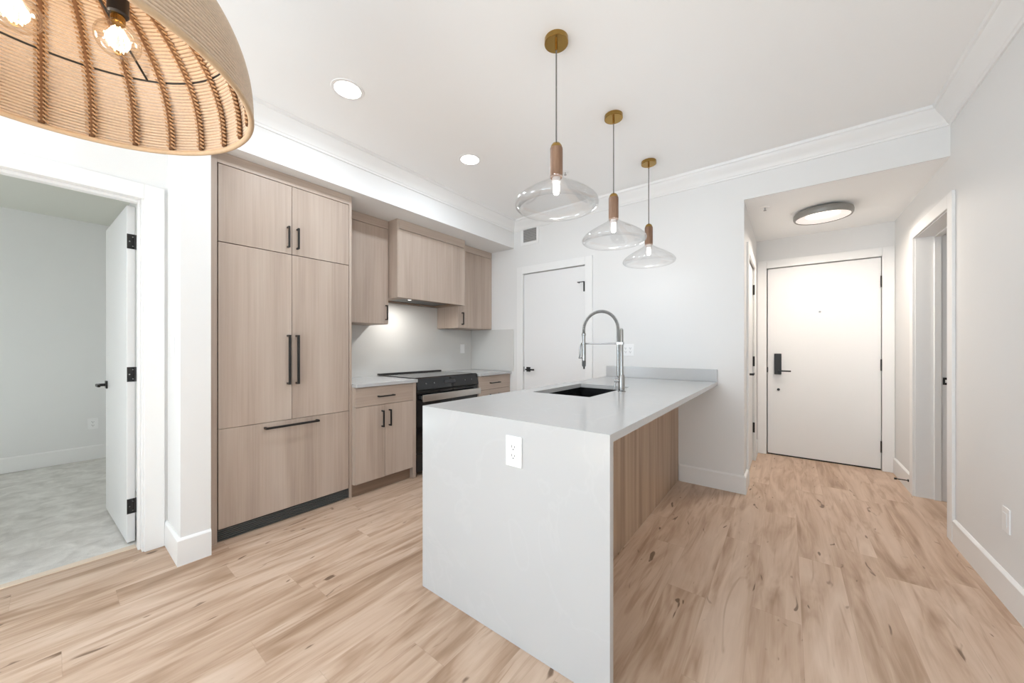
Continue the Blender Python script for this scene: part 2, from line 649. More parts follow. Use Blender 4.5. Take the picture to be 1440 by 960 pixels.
# bedroom
f = MB()
f.box(-6.07, -2.7, 0, -5.95, 0.58, 2.55)
struct('wall_bedroom_far', f, M['paint'], 'white far wall of the bedroom', 'wall')
f = MB()
f.box(-5.95, 0.46, 0, XL - 0.14, 0.58, 2.55)
struct('wall_bedroom_side', f, M['paint'], 'white bedroom wall behind the open door', 'wall')
f = MB()
f.box(-5.95, -2.72, 0, -3.85, -2.6, 1.0)
f.box(-3.85, -2.72, 0, -3.73, -2.6, 2.55)
f.box(-3.85, -2.6, 0, -3.73, -1.0, 2.55)
f.box(-3.73, -1.12, 0, XL - 0.14, -1.0, 2.55)
f.box(-5.95, -2.72, 1.9, -3.85, -2.6, 2.55)
f.box(-5.95, -2.72, 1.0, -5.25, -2.6, 1.9)
struct('wall_bedroom_rear', f, M['paint'], 'white bedroom wall with the added bedroom window', 'wall')

# back wall with pantry opening
PX0, PX1, PZ = -2.545, -1.695, 2.105
f = MB()
f.box(XK, YB, 0, PX0, YB + 0.12, ZC)
f.box(PX0, YB, PZ, PX1, YB + 0.12, ZC)
f.box(PX1, YB, 0, XH, YB + 0.12, ZC)
f.box(XH, YB, ZS, XR, YB + 0.012, ZC)
f.box(XH, YB + 0.012, ZS + 0.101, XR, YB + 0.12, ZC)
struct('wall_back', f, M['paint'], 'white back wall with pantry door, opening to the hall', 'wall')
# hall left wall with closet opening
HY0, HY1, HZ = 3.80, 4.60, 2.06
f = MB()
f.box(XH - 0.12, YB + 0.12, 0, XH, HY0, ZS)
f.box(XH - 0.12, HY0, HZ, XH, HY1, ZS)
f.box(XH - 0.12, HY1, 0, XH, YE, ZS)
struct('wall_hall', f, M['paint'], 'white left wall of the entry hall', 'wall')
# entry wall
EX0, EX1, EZ = -0.200, 0.745, 2.112
f = MB()
f.box(XH - 0.12, YE, 0, EX0, YE + 0.12, ZS)
f.box(EX0, YE, EZ, EX1, YE + 0.12, ZS)
f.box(EX1, YE, 0, XR + 0.19, YE + 0.12, ZS)
struct('wall_entry', f, M['paint'], 'white end wall of the hall around the entry door', 'wall')
# right wall with cased opening
RY0, RY1, RZ = 3.498, 4.305, 2.105
RT = 0.19
f = MB()
f.box(XR, -3.3, 0, XR + RT, RY0, ZC)
f.box(XR, RY0, RZ, XR + RT, RY1, ZS + 0.1)
f.box(XR, RY1, 0, XR + RT, YE, ZS + 0.1)
f.box(XR, RY0, ZS + 0.1, XR + RT, YB + 0.12, ZC)
struct('wall_right', f, M['paint'], 'white right wall with the cased hall opening', 'wall')
# room beyond the opening
f = MB()
f.box(2.28, 2.8, 0, 2.40, 5.1, 2.5)
f.box(XR + RT, 4.62, 0, 2.28, 4.74, 2.5)
f.box(XR + RT, 2.8, 0, 2.28, 2.92, 2.5)
f.box(XR + RT, 2.8, 2.5, 2.40, 5.1, 2.6)
struct('wall_side_room', f, M['paint'], 'white walls of the room beyond the hall opening', 'wall')

f = MB()  # unseen box added behind the entry door to block outside light
f.box(-0.5, YE + 0.16, 0, 1.1, YE + 0.21, 2.5)
f.box(-0.5, YE + 0.12, 2.42, 1.1, YE + 0.16, 2.5)
f.box(-0.5, YE + 0.12, 0, -0.42, YE + 0.16, 2.42)
f.box(1.02, YE + 0.12, 0, 1.1, YE + 0.16, 2.42)
struct('corridor_light_block', f, M['paint'], 'unseen backing added behind the entry door against light leaks', 'wall')
f = MB()  # unseen backing added to keep outside light out of the pantry door gaps
f.box(PX0 - 0.1, YB + 0.16, 0, PX1 + 0.1, YB + 0.20, 2.4)
f.box(PX0 - 0.1, YB + 0.12, 2.3, PX1 + 0.1, YB + 0.16, 2.4)
f.box(PX0 - 0.1, YB + 0.12, 0, PX0 - 0.05, YB + 0.16, 2.3)
f.box(PX1 + 0.05, YB + 0.12, 0, PX1 + 0.1, YB + 0.16, 2.3)
struct('pantry_light_block', f, M['paint'], 'unseen backing added behind the pantry door against light leaks', 'wall')
f = MB()  # unseen backing added so no light leaks round the closet door
f.box(XH - 0.20, HY0 - 0.1, 0, XH - 0.16, HY1 + 0.1, 2.3)
f.box(XH - 0.16, HY0 - 0.1, 2.2, XH - 0.12, HY1 + 0.1, 2.3)
f.box(XH - 0.16, HY0 - 0.1, 0, XH - 0.12, HY0 - 0.05, 2.2)
f.box(XH - 0.16, HY1 + 0.05, 0, XH - 0.12, HY1 + 0.1, 2.2)
struct('closet_light_block', f, M['paint'], 'unseen backing added behind the closet door against light leaks', 'wall')

# rear wall with the window added behind the camera for daylight
f = MB()
f.box(-3.16, -3.32, 0, -1.95, -3.2, ZC)
f.box(0.55, -3.32, 0, XR + RT, -3.2, ZC)
f.box(-1.95, -3.32, 0, 0.55, -3.2, 0.3)
f.box(-1.95, -3.32, 2.4, 0.55, -3.2, ZC)
struct('wall_rear', f, M['paint'], 'white rear wall around the added living room window', 'wall')


def window(name, x0, x1, z0, z1, y, n, label):
    t = thing(name, (x0, y, z0), label, 'window', kind='structure')
    fr = MB()
    w = 0.05
    fr.box(x0, y - 0.04, z0, x1, y + 0.04, z0 + w)
    fr.box(x0, y - 0.04, z1 - w, x1, y + 0.04, z1)
    for i in range(n + 1):
        xc = x0 + w / 2 + (x1 - x0 - w) * i / n
        fr.box(xc - w / 2, y - 0.04, z0 + w, xc + w / 2, y + 0.04, z1 - w)
    obj('window_frame', fr, M['trim'], t, bevel=0.004)
    g = MB()
    g.box(x0 + w, y - 0.004, z0 + w, x1 - w, y + 0.004, z1 - w)
    obj('pane', g, M['pane'], t)


window('added_window_1', -1.95, 0.55, 0.3, 2.4, -3.26, 3, 'unseen wide white framed window added behind the camera')  # unseen window, added to let daylight in from the rear
t = thing('added_window_3', (XL - 0.07, -2.05, 0.4), 'unseen white framed window added in the left wall to light the right wall', 'window', kind='structure')  # unseen window, added for light on the right wall
fr = MB()
for (ya, yb, za, zb_) in ((-2.9, -1.2, 0.4, 0.45), (-2.9, -1.2, 2.35, 2.4), (-2.9, -2.85, 0.45, 2.35), (-1.25, -1.2, 0.45, 2.35), (-2.075, -2.025, 0.45, 2.35)):
    fr.box(XL - 0.11, ya, za, XL - 0.03, yb, zb_)
obj('window_frame', fr, M['trim'], t, bevel=0.004)
g = MB()
g.box(XL - 0.074, -2.85, 0.45, XL - 0.066, -1.25, 2.35)
obj('pane', g, M['pane'], t)
window('added_window_2', -5.25, -3.85, 1.0, 1.9, -2.66, 2, 'unseen white framed window added to light the bedroom')  # unseen window, added to light the bedroom

# ------------------------------------------------------------------ mouldings
CP = [(0, 0), (0.010, 0.0), (0.014, 0.012), (0.020, 0.016), (0.026, 0.030), (0.045, 0.052), (0.066, 0.072),
      (0.078, 0.088), (0.082, 0.098), (0.092, 0.102), (0.097, 0.120), (0, 0.120)]
ZCR = 2.62


def crown(name, place, label):
    struct(name, MB().prism(CP, place), M['trim'], label, 'crown moulding', smooth=25)


def lerp(a, b, t):
    return a + (b - a) * t


crown('trim_2', lambda u, v, e: (XS + u, (0.445 - u, YB - u)[e], ZCR + v), 'white crown moulding along the kitchen soffit')
crown('trim_3', lambda u, v, e: ((XS + u, XR - u)[e], YB - u, ZCR + v), 'white crown moulding along the back wall')
crown('trim_4', lambda u, v, e: (XR - u, (-3.2, YB - u)[e], ZCR + v), 'white crown moulding along the right wall')
crown('trim_5', lambda u, v, e: (XL + u, (-3.2, 0.445 - u)[e], ZCR + v), 'white crown moulding above the bedroom door wall')
crown('trim_6', lambda u, v, e: ((XL + u, XS + u)[e], 0.445 - u, ZCR + v), 'short white crown moulding on the soffit end')

BP_ = [(0, 0), (0.015, 0), (0.015, 0.138), (0.010, 0.146), (0.004, 0.150), (0, 0.150)]


def base(name, place, label):
    struct(name, MB().prism(BP_, place), M['trim'], label, 'baseboard', smooth=25)


T = 0.015
base('baseboard_column', lambda u, v, e: (XS + u, (0.445 - u, 0.5775)[e], v), 'white baseboard wrapping the wall end, kitchen face')
base('baseboard_column_side', lambda u, v, e: ((XL + 0.001, XS + u)[e], 0.445 - u, v), 'white baseboard on the wall end, doorway side')
base('baseboard_back', lambda u, v, e: ((-0.775, XH + u)[e], YB - u, v), 'white baseboard on the back wall right of the island')
base('baseboard_hall_left', lambda u, v, e: (XH + u, (YB - u, 3.715)[e], v), 'white baseboard on the hall corner left side')
base('baseboard_hall_left_end', lambda u, v, e: (XH + u, (4.685, YE)[e], v), 'white baseboard beside the entry door, left wall')
base('baseboard_right', lambda u, v, e: (XR - u, (-3.2, 3.405)[e], v), 'white baseboard along the right wall')
base('baseboard_hall_right', lambda u, v, e: (XR - u, (4.390, YE)[e], v), 'white baseboard on hall right wall near entry door')
base('baseboard_bedroom', lambda u, v, e: (-5.95 + u, (-2.6, 0.46)[e], v + 0.0), 'white baseboard along the bedroom far wall')
base('baseboard_bedroom_side', lambda u, v, e: ((-5.93, -3.165)[e], 0.46 - u, v), 'white baseboard behind the bedroom door')
base('baseboard_left', lambda u, v, e: (XL + u, (-3.2, -0.607)[e], v), 'white baseboard on the left wall behind the camera')


def casing_x(name, X, y0, y1, zt, s, w=0.087, label='', t=0.016):
    """casing on a wall whose face is x = X, projecting along s"""
    f = MB()
    f.box(X, y0 - w, 0, X + s * t, y0, zt + w)
    f.box(X, y1, 0, X + s * t, y1 + w, zt + w)
    f.box(X, y0, zt, X + s * t, y1, zt + w)
    return struct(name, f, M['trim'], label, 'door casing', bevel=0.003)


def casing_y(name, Y, x0, x1, zt, w=0.087, label='', t=0.016, x0w=None):
    f = MB()
    f.box(x0 - (x0w or w), Y, 0, x0, Y - t, zt + w)
    f.box(x1, Y, 0, x1 + w, Y - t, zt + w)
    f.box(x0, Y, zt, x1, Y - t, zt + w)
    return struct(name, f, M['trim'], label, 'door casing', bevel=0.003)


casing_x('trim_7', XL, DY0 - 0.004, 0.343, 2.086, 1, label='white casing around the bedroom doorway')
f = MB()   # bedroom jamb with stop
f.box(XL - 0.14, 0.334, 0, XL, DY1, DZ)
f.box(XL - 0.14, DY0, 0, XL, DY0 + 0.018, DZ)
f.box(XL - 0.14, DY0 + 0.018, 2.090, XL, 0.334, DZ)
f.box(XL - 0.095, 0.322, 0, XL - 0.045, 0.334, 2.09)
f.box(XL - 0.095, DY0 + 0.018, 2.074, XL - 0.045, 0.322, 2.09)
struct('trim_8', f, M['trim'], 'white jamb lining the bedroom doorway', 'door jamb', bevel=0.002)

casing_y('trim_9', YB, -2.530, -1.710, 2.092, label='white casing around the pantry door', w=0.085)
f = MB()
f.box(PX0, YB, 0, -2.532, YB + 0.12, PZ)
f.box(-1.708, YB, 0, PX1, YB + 0.12, PZ)
f.box(-2.532, YB, 2.094, -1.708, YB + 0.12, PZ)
struct('trim_10', f, M['trim'], 'white jamb of the pantry door', 'door jamb')

casing_y('trim_11', YE, -0.187, 0.732, 2.100, label='white casing around the entry door', w=0.0865)
f = MB()
f.box(EX0, YE, 0, -0.189, YE + 0.12, EZ)
f.box(0.734, YE, 0, EX1, YE + 0.12, EZ)
f.box(-0.189, YE, 2.102, 0.734, YE + 0.12, EZ)
struct('trim_12', f, M['trim'], 'white jamb of the entry door', 'door jamb')

casing_x('trim_13', XH, 3.806, 4.594, 2.046, 1, label='white casing around the hall closet door', w=0.085)
casing_x('trim_14', XR, 3.499, 4.297, 2.096, -1, label='white casing around the right hall opening')
f = MB()
f.box(XR, 4.292, 0, XR + RT, RY1, RZ)
f.box(XR, RY0, 0, XR + RT, RY0 + 0.008, RZ)
f.box(XR, RY0 + 0.008, 2.092, XR + RT, 4.292, RZ)
f.box(XR + 0.100, 4.280, 0, XR + 0.138, 4.292, 2.092)
f.box(XR + 0.100, RY0 + 0.008, 2.080, XR + 0.138, 4.280, 2.092)
struct('trim_15', f, M['trim'], 'white jamb lining the right hall opening', 'door jamb', bevel=0.002)

# ------------------------------------------------------------------ doors


def basis(o, n, d):
    """local x along d, local y along -n (into the door), z up"""
    n = Vector(n).normalized()
    d = Vector(d).normalized()
    m = Matrix.Identity(4)
    m.col[0][:3] = d
    m.col[1][:3] = n
    m.col[2][:3] = (0, 0, 1)
    m.col[3][:3] = o
    return m


def lever(parent, o, n, d, rose=0.055, length=0.11):
    B = basis(o, n, d)
    r = MB()
    r.box(-rose / 2, 0.0, -rose / 2, rose / 2, 0.009, rose / 2, B)
    h = obj('lever_handle', r, M['black'], parent, bevel=0.0015)
    h['label'] = 'black lever handle'
    k = MB()
    k.cyl(B @ Vector((0, 0.009, 0)), B @ Vector((0, 0.055, 0)), 0.010, 16)
    k.box(-0.012, 0.043, -0.009, length, 0.057, 0.009, B)
    obj('lever', k, M['black'], h, bevel=0.002)
    return h


def hinge(parent, o, n, d, hgt=0.105, w=0.014):
    """knuckle and leaf edge seen on a closed door"""
    B = basis(o, n, d)
    k = MB()
    k.cyl(B @ Vector((0, 0.006, -hgt / 2)), B @ Vector((0, 0.006, hgt / 2)), 0.008, 12)
    k.box(-w / 2, -0.004, -hgt / 2, w / 2, 0.003, hgt / 2, B)
    h = obj('hinge', k, M['black'], parent, smooth=40)
    h['label'] = 'black hinge'
    return h


# pantry door
f = MB()
f.box(-2.527, YB + 0.016, 0.008, -1.713, YB + 0.056, 2.087)
d = struct('door_1', f, M['door'], 'white flat pantry door behind the kitchen faucet', 'door', bevel=0.002)
lever(d, (-2.462, YB + 0.016, 0.945), (0, -1, 0), (1, 0, 0))
for z in (1.86, 1.03, 0.24):
    hinge(d, (-1.7225, YB - 0.002, z), (0, -1, 0), (1, 0, 0))
k = MB()
k.box(-1.79, YB - 0.026, 1.905, -1.712, YB - 0.018, 1.913)
k.cyl((-1.79, YB - 0.024, 1.909), (-1.79, YB + 0.016, 1.909), 0.006, 10)
obj('hinge_stop', k, M['black'], d)
k = MB()
k.box(-2.532, YB + 0.012, 0.915, -2.524, YB + 0.018, 0.975)
obj('latch', k, M['black'], d)

# entry door
f = MB()
f.box(-0.178, YE + 0.014, 0.014, 0.728, YE + 0.058, 2.094)
d = struct('door_2', f, M['door'], 'white flat entry door with black electronic lock', 'door', bevel=0.002)
k = MB()
k.box(-0.118, YE - 0.012, 0.906, -0.053, YE + 0.014, 1.138)
lk = obj('lock_plate', k, M['black'], d, bevel=0.004)
lk['label'] = 'tall black electronic lock plate'
k = MB()
k.cyl((-0.075, YE - 0.012, 0.948), (-0.075, YE - 0.055, 0.948), 0.010, 14)
k.box(-0.085, YE - 0.058, 0.940, 0.030, YE - 0.045, 0.956)
obj('lever', k, M['black'], lk, bevel=0.002)
k = MB()
k.cyl((-0.080, YE + 0.015, 0.737), (-0.080, YE + 0.006, 0.737), 0.014, 18)
db = obj('deadbolt', k, M['black'], d, smooth=40)
k = MB()
k.cyl((0.271, YE + 0.015, 1.586), (0.271, YE + 0.008, 1.586), 0.010, 18)
obj('peephole', k, M['chrome'], d, smooth=40)
k = MB()
k.box(-0.186, YE + 0.004, 0.925, -0.176, YE + 0.016, 0.985)
obj('latch', k, M['black'], d)
for z in (1.855, 1.036, 0.233):
    hinge(d, (0.731, YE + 0.008, z), (0, -1, 0), (1, 0, 0), 0.112, 0.016)
k = MB()
k.box(-0.176, YE + 0.016, 0.001, 0.726, YE + 0.054, 0.015)  # black strip paints the dark, shaded gap below the entry door
ds = obj('under_door_shade', k, M['black'], d)
ds['label'] = 'black strip painting the shade in the gap under the door'

# closet door in the hall's left wall
f = MB()
f.box(XH - 0.050, 3.811, 0.010, XH - 0.012, 4.589, 2.041)
d = struct('door_3', f, M['door'], 'white closet door in the hall left wall, edge-on', 'door', bevel=0.002)
lever(d, (XH - 0.012, 3.87, 0.965), (1, 0, 0), (0, 1, 0))
for z in (1.82, 1.06, 0.355):
    hinge(d, (XH - 0.006, 4.590, z), (1, 0, 0), (0, 1, 0))

# bedroom door, swung open into the bedroom
u = Vector((-0.9993, -0.0388, 0)).normalized()
n_ = Vector((-u.y, u.x, 0))
if n_.y > 0:
    n_ = -n_
Bd = basis((-3.203, 0.290, 0), -n_, u)     # local x along the slab, local y into its thickness (away from us)
f = MB()
f.box(0, 0, 0.012, 0.825, 0.036, 2.080, Bd)
d = struct('door_4', f, M['door'], 'white bedroom door standing open into the bedroom', 'door', bevel=0.002)
lever(d, tuple(Bd @ Vector((0.765, 0, 0.935))), n_, -u)
for z in (1.861, 1.043, 0.232):
    k = MB()
    k.box(-0.0035, 0.0, z - 0.045, 0.0, 0.034, z + 0.045, Bd)
    k.cyl(Bd @ Vector((0.0, 0.043, z - 0.045)), Bd @ Vector((0.0, 0.043, z + 0.045)), 0.0075, 12)
    h = obj('hinge', k, M['black'], d)
    h['label'] = 'black hinge'
    s_ = MB()
    for dz in (-0.028, 0.0, 0.028):
        s_.cyl(Bd @ Vector((-0.0035, 0.017 + (0.008 if dz else -0.006), z + dz)), Bd @ Vector((-0.0045, 0.017 + (0.008 if dz else -0.006), z + dz)), 0.0035, 10)
    obj('screws', s_, M['chrome'], h)

# strike plate on the right opening's jamb
k = MB()
k.box(XR + 0.146, 4.286, 0.915, XR + 0.186, 4.2925, 0.972)
sp = tag(obj('strike_plate', k, M['black'], bevel=0.001), 'small black strike plate on the right opening jamb', 'strike plate')
k = MB()
k.box(XR + 0.157, 4.2845, 0.932, XR + 0.171, 4.2865, 0.955)
obj('latch_hole', k, M['plastic'], sp)

# door stop on the hall baseboard
t = thing('door_stop', (XR - T, 4.41, 0.09), 'thin black door stop on the hall right baseboard', 'door stop')
k = MB()
k.cyl((XR - T, 4.41, 0.09), (XR - T - 0.006, 4.41, 0.09), 0.011, 16)
obj('mount', k, M['black'], t)
k = MB()
k.cyl((XR - T - 0.006, 4.41, 0.09), (XR - T - 0.070, 4.41, 0.09), 0.0042, 12)
obj('rod', k, M['black'], t)
k = MB()
k.cyl((XR - T - 0.070, 4.41, 0.09), (XR - T - 0.084, 4.41, 0.09), 0.008, 16)
obj('bumper', k, M['black'], t)

# ------------------------------------------------------------------ outlets, switches, vent


def wall_plate(name, o, n, d, w, h, kind, label, cat, gangs=1):
    """o on the wall face; n outward; d to the right along the wall"""
    B = basis(o, n, d)
    t = thing(name, o, label, cat)
    k = MB()
    k.box(-w / 2, 0, -h / 2, w / 2, 0.006, h / 2, B)
    obj('plate', k, M['plastic'], t, bevel=0.002)
    for g in range(gangs):
        cx = (g - (gangs - 1) / 2) * 0.046
        if kind == 'outlet':
            k = MB()
            k.box(cx - 0.0165, 0.006, -0.034, cx + 0.0165, 0.0085, 0.034, B)
            r = obj('receptacle', k, M['plastic'], t, bevel=0.001)
            s_ = MB()
            for zc in (-0.018, 0.018):
                s_.box(cx - 0.0085, 0.0082, zc - 0.002, cx - 0.0060, 0.0090, zc + 0.008, B)
                s_.box(cx + 0.0055, 0.0082, zc - 0.002, cx + 0.0080, 0.0090, zc + 0.006, B)
                s_.box(cx - 0.0025, 0.0082, zc - 0.011, cx + 0.0025, 0.0090, zc - 0.006, B)
            obj('slots', s_, M['slot'], r)
        else:
            k = MB()
            k.box(cx - 0.0165, 0.006, -0.033, cx + 0.0165, 0.0085, 0.033, B)
            r = obj('rocker', k, M['plastic'], t, bevel=0.001)
    return t


wall_plate('electrical_outlet', (-0.880, 1.1565, 0.787), (0, -1, 0), (1, 0, 0), 0.080, 0.124, 'outlet',
           'white duplex outlet on the island waterfall end', 'outlet')
wall_plate('electrical_outlet', (-1.248, YB, 1.182), (0, -1, 0), (1, 0, 0), 0.116, 0.116, 'outlet',
           'white double outlet on back wall behind the faucet', 'outlet', gangs=2)
wall_plate('electrical_outlet', (-3.388, 3.320, 1.19), (1, 0, 0), (0, 1, 0), 0.075, 0.118, 'switch',
           'white plate on the kitchen backsplash right of the range', 'outlet')
wall_plate('electrical_outlet', (-5.95, 0.288, 0.385), (1, 0, 0), (0, 1, 0), 0.075, 0.118, 'outlet',
           'white outlet low on the bedroom far wall', 'outlet')
wall_plate('electrical_outlet', (XR, 2.760, 0.395), (-1, 0, 0), (0, -1, 0), 0.072, 0.116, 'switch',
           'white outlet plate low on the right wall', 'outlet')
wall_plate('light_switch', (-2.86, 0.445, 1.212), (0, -1, 0), (1, 0, 0), 0.075, 0.118, 'switch',
           'white light switch on the wall end beside bedroom doorway', 'switch')

t = thing('air_vent', (-2.42, YB, 2.55), 'small grey air vent high on back wall above pantry door', 'air vent')
k = MB()
vx0, vx1, vz0, vz1 = -2.525, -2.335, 2.468, 2.640
w = 0.035
k.box(vx0 - w, YB - 0.008, vz0 - w, vx1 + w, YB, vz0)
k.box(vx0 - w, YB - 0.008, vz1, vx1 + w, YB, vz1 + w)
k.box(vx0 - w, YB - 0.008, vz0, vx0, YB, vz1)
k.box(vx1, YB - 0.008, vz0, vx1 + w, YB, vz1)
obj('frame', k, M['plastic'], t, bevel=0.002)
k = MB()
k.box(vx0, YB - 0.002, vz0, vx1, YB, vz1)
obj('backing', k, M['grille'], t)
k = MB()
nl = 9
for i in range(nl):
    z = vz0 + (i + 0.5) * (vz1 - vz0) / nl
    k.prism([(-0.0022, -0.0075), (-0.0062, -0.0025), (-0.0062, 0.0055), (-0.0022, 0.0005)],
            lambda a, b2, e, z=z: ((vx0, vx1)[e], YB + a, z + b2))
obj('louvres', k, M['vent_grey'], t)

# ================================================================== kitchen cabinets


def bar_pull(parent, a, b2, n, r=0.0055, off=0.030):
    """black bar pull between points a and b on the face; n outward"""
    a, b2, n = Vector(a), Vector(b2), Vector(n)
    dr = (b2 - a).normalized()
    side = dr.cross(n).normalized()
    k = MB()

    def bx(p0, p1, s1, s2, e1, e2):
        m = Matrix.Identity(4)
        m.col[0][:3] = e1
        m.col[1][:3] = e2
        ax = (p1 - p0)
        m.col[2][:3] = ax.normalized()
        m.col[3][:3] = p0
        k.box(-s1, -s2, 0, s1, s2, ax.length, m)
    bx(a + n * off, b2 + n * off, r, r, side, n)
    for p in (a + dr * 0.006, b2 - dr * 0.006):
        bx(p, p + n * (off - r), r, r, side, dr)
    h = obj('handle', k, M['black'], parent, bevel=0.001)
    h['label'] = 'black bar handle'
    return h


NX = (1, 0, 0)
XF = -2.783
FT = 0.020     # front thickness
# --- tall surround with the cupboard over the fridge
t = thing('tall_cabinet', (-3.09, 1.035, 0), 'tall pale oak fridge surround with two-door cupboard on top', 'cabinet')
k = MB()
k.box(XK + 0.002, 0.5795, 0, XF, 0.632, ZS - 0.001)
obj('side_panel', k, M['oak'], t, bevel=0.001)
k = MB()
k.box(XK + 0.002, 1.4695, 0, XF, 1.4905, ZS - 0.001)
obj('side_panel', k, M['oak'], t, bevel=0.001)
k = MB()
k.box(XK + 0.002, 0.632, 2.352, XF, 1.4695, ZS - 0.001)
obj('top_rail', k, M['oak_h'], t, bevel=0.001)
k = MB()
k.box(XK + 0.002, 0.632, 1.862, XF - FT - 0.002, 1.4695, 2.352)
obj('body', k, M['gap'], t)
YM = 1.0515
for y0, y1, hy in ((0.6375, YM - 0.0013, 1.024), (YM + 0.0013, 1.4665, 1.085)):
    k = MB()
    k.box(XF - FT, y0, 1.868, XF, y1, 2.3475)
    dd = obj('door', k, M['oak'], t, bevel=0.001)
    bar_pull(dd, (XF, hy, 1.908), (XF, hy, 2.056), NX)
# --- fridge
t = thing('refrigerator', (-3.09, 1.035, 0), 'built-in fridge with oak panel doors and black grille', 'refrigerator')
k = MB()
k.box(XK + 0.002, 0.633, 0.001, XF - FT - 0.012, 1.4685, 1.861)
obj('body', k, M['gap'], t)
for y0, y1, hy in ((0.6375, YM - 0.0013, 1.025), (YM + 0.0013, 1.4655, 1.081)):
    k = MB()
    k.box(XF - FT, y0, 0.7025, XF, y1, 1.863)
    dd = obj('door', k, M['oak'], t, bevel=0.001)
    bar_pull(dd, (XF, hy, 0.950), (XF, hy, 1.296), NX, r=0.007, off=0.036)
k = MB()
k.box(XF - FT, 0.6375, 0.081, XF, 1.4655, 0.6995)
dd = obj('freezer_drawer', k, M['oak'], t, bevel=0.001)
bar_pull(dd, (XF, 0.880, 0.667), (XF, 1.224, 0.667), NX, r=0.007, off=0.036)
k = MB()
k.box(XF - 0.030, 0.636, 0.001, XF - 0.020, 1.4665, 0.076)
vg = obj('vent_grille', k, M['grille'], t)
vg['label'] = 'dark grey slatted vent grille at the floor'
k = MB()
for i in range(6):
    z = 0.006 + i * 0.012
    k.box(XF - 0.020, 0.637, z, XF - 0.006, 1.4655, z + 0.0055)
obj('slats', k, M['grille'], vg)

# --- base cabinets
XB = -2.730


def base_cabinet(y0, y1, label, handle_y, split=None, end_panel=False):
    t = thing('base_cabinet', (-3.07, (y0 + y1) / 2, 0), label, 'cabinet')
    yi = y1 - (0.034 if end_panel else 0.0)
    k = MB()
    k.box(XK + 0.002, y0 + 0.018, 0.101, XB - FT - 0.002, yi, 0.884)
    obj('body', k, M['gap'], t)
    k = MB()
    k.box(XB - 0.070, y0, 0.001, XB - 0.048, yi, 0.101)
    obj('toe_kick', k, M['brown_dark_toe'], t)
    k = MB()
    k.box(XK + 0.002, y0, 0.101, XB - FT - 0.001, y0 + 0.018, 0.884)
    obj('side_panel', k, M['oak'], t)
    if end_panel:
        k = MB()
        k.box(XK + 0.002, yi, 0.001, XB, y1, 0.884)
        obj('end_panel', k, M['oak'], t, bevel=0.001)
    g = 0.0015
    k = MB()
    k.box(XB - FT, y0 + g, 0.7255, XB, yi - g, 0.880)
    dr = obj('drawer', k, M['oak_h'], t, bevel=0.001)
    bar_pull(dr, (XB, handle_y[0], 0.797), (XB, handle_y[1], 0.797), NX)
    if split:
        for a, b2, hy in ((y0 + g, split - g, split - 0.028), (split + g, yi - g, split + 0.042)):
            k = MB()
            k.box(XB - FT, a, 0.106, XB, b2, 0.7215)
            dd = obj('door', k, M['oak'], t, bevel=0.001)
            bar_pull(dd, (XB, hy, 0.535), (XB, hy, 0.676), NX)
    else:
        for z0, z1 in ((0.418, 0.7215), (0.106, 0.414)):
            k = MB()
            k.box(XB - FT, y0 + g, z0, XB, yi - g, z1)
            dr = obj('drawer', k, M['oak_h'], t, bevel=0.001)
            bar_pull(dr, (XB, handle_y[0], z1 - 0.06), (XB, handle_y[1], z1 - 0.06), NX)
    return t


base_cabinet(1.4915, 2.080, 'oak base cabinet with one drawer over two doors beside the fridge', (1.685, 1.838), 1.7555, True)
base_cabinet(2.930, YB - 0.001, 'oak drawer base cabinet right of the range', (3.114, 3.281))

# --- counters
k = MB()
k.box(XK + 0.001, 1.4915, 0.885, -2.708, 2.084, 0.914)
tag(obj('countertop', k, M['quartz'], bevel=0.002), 'short white countertop between fridge and range', 'countertop')
k = MB()
k.box(XK + 0.001, 2.927, 0.885, -2.708, YB - 0.001, 0.914)
tag(obj('countertop', k, M['quartz'], bevel=0.002), 'short white countertop right of the range', 'countertop')
# --- backsplash
k = MB()
k.box(XK + 0.0005, 1.4915, 0.9145, XK + 0.012, YB - 0.001, 1.4295)
k.box(XK + 0.0005, 2.004, 1.4295, XK + 0.012, 2.896, 1.684)
tag(obj('backsplash', k, M['splash']), 'pale grey slab backsplash behind the range', 'backsplash')
k = MB()
k.box(XK + 0.013, YB - 0.012, 0.9145, XS, YB - 0.0005, 1.4335)
tag(obj('backsplash', k, M['splash'], bevel=0.001), 'pale grey backsplash return on the back wall by pantry door', 'backsplash')

# --- range
t = thing('range', (-3.06, 2.505, 0), 'black slide-in electric range with steel handle', 'range')
RY_0, RY_1 = 2.090, 2.920
k = MB()
k.box(XK + 0.014, RY_0, 0.03, -2.775, RY_1, 0.905)
for y in (RY_0 + 0.05, RY_1 - 0.05):
    for x in (-3.3, -2.83):
        k.cyl((x, y, 0.001), (x, y, 0.03), 0.018, 12)
obj('body', k, M['black'], t)
k = MB()
k.box(XK + 0.060, RY_0 - 0.004, 0.9145, -2.762, RY_1 + 0.004, 0.922)
ct = obj('cooktop', k, M['cooktop'], t, bevel=0.002)
for (x, y, r) in ((-2.93, 2.29, 0.105), (-2.93, 2.72, 0.085), (-3.18, 2.29, 0.075), (-3.18, 2.72, 0.105)):
    k = MB()
    k.lathe((x, y, 0.9221), [(r, 0), (r + 0.003, 0.0), (r + 0.003, 0.0004), (r, 0.0004)], 40, True)
    obj('burner_ring', k, M['vent_grey'], ct)
k = MB()
k.box(XK + 0.014, RY_0 - 0.002, 0.9145, XK + 0.060, RY_1 + 0.002, 0.934)
obj('rear_trim', k, M['black'], t, bevel=0.003)
k = MB()
k.prism([(-2.775, 0.800), (-2.728, 0.800), (-2.724, 0.812), (-2.745, 0.912), (-2.762, 0.920), (-2.775, 0.905)],
        lambda a, b2, e: (a, (RY_0, RY_1)[e], b2))
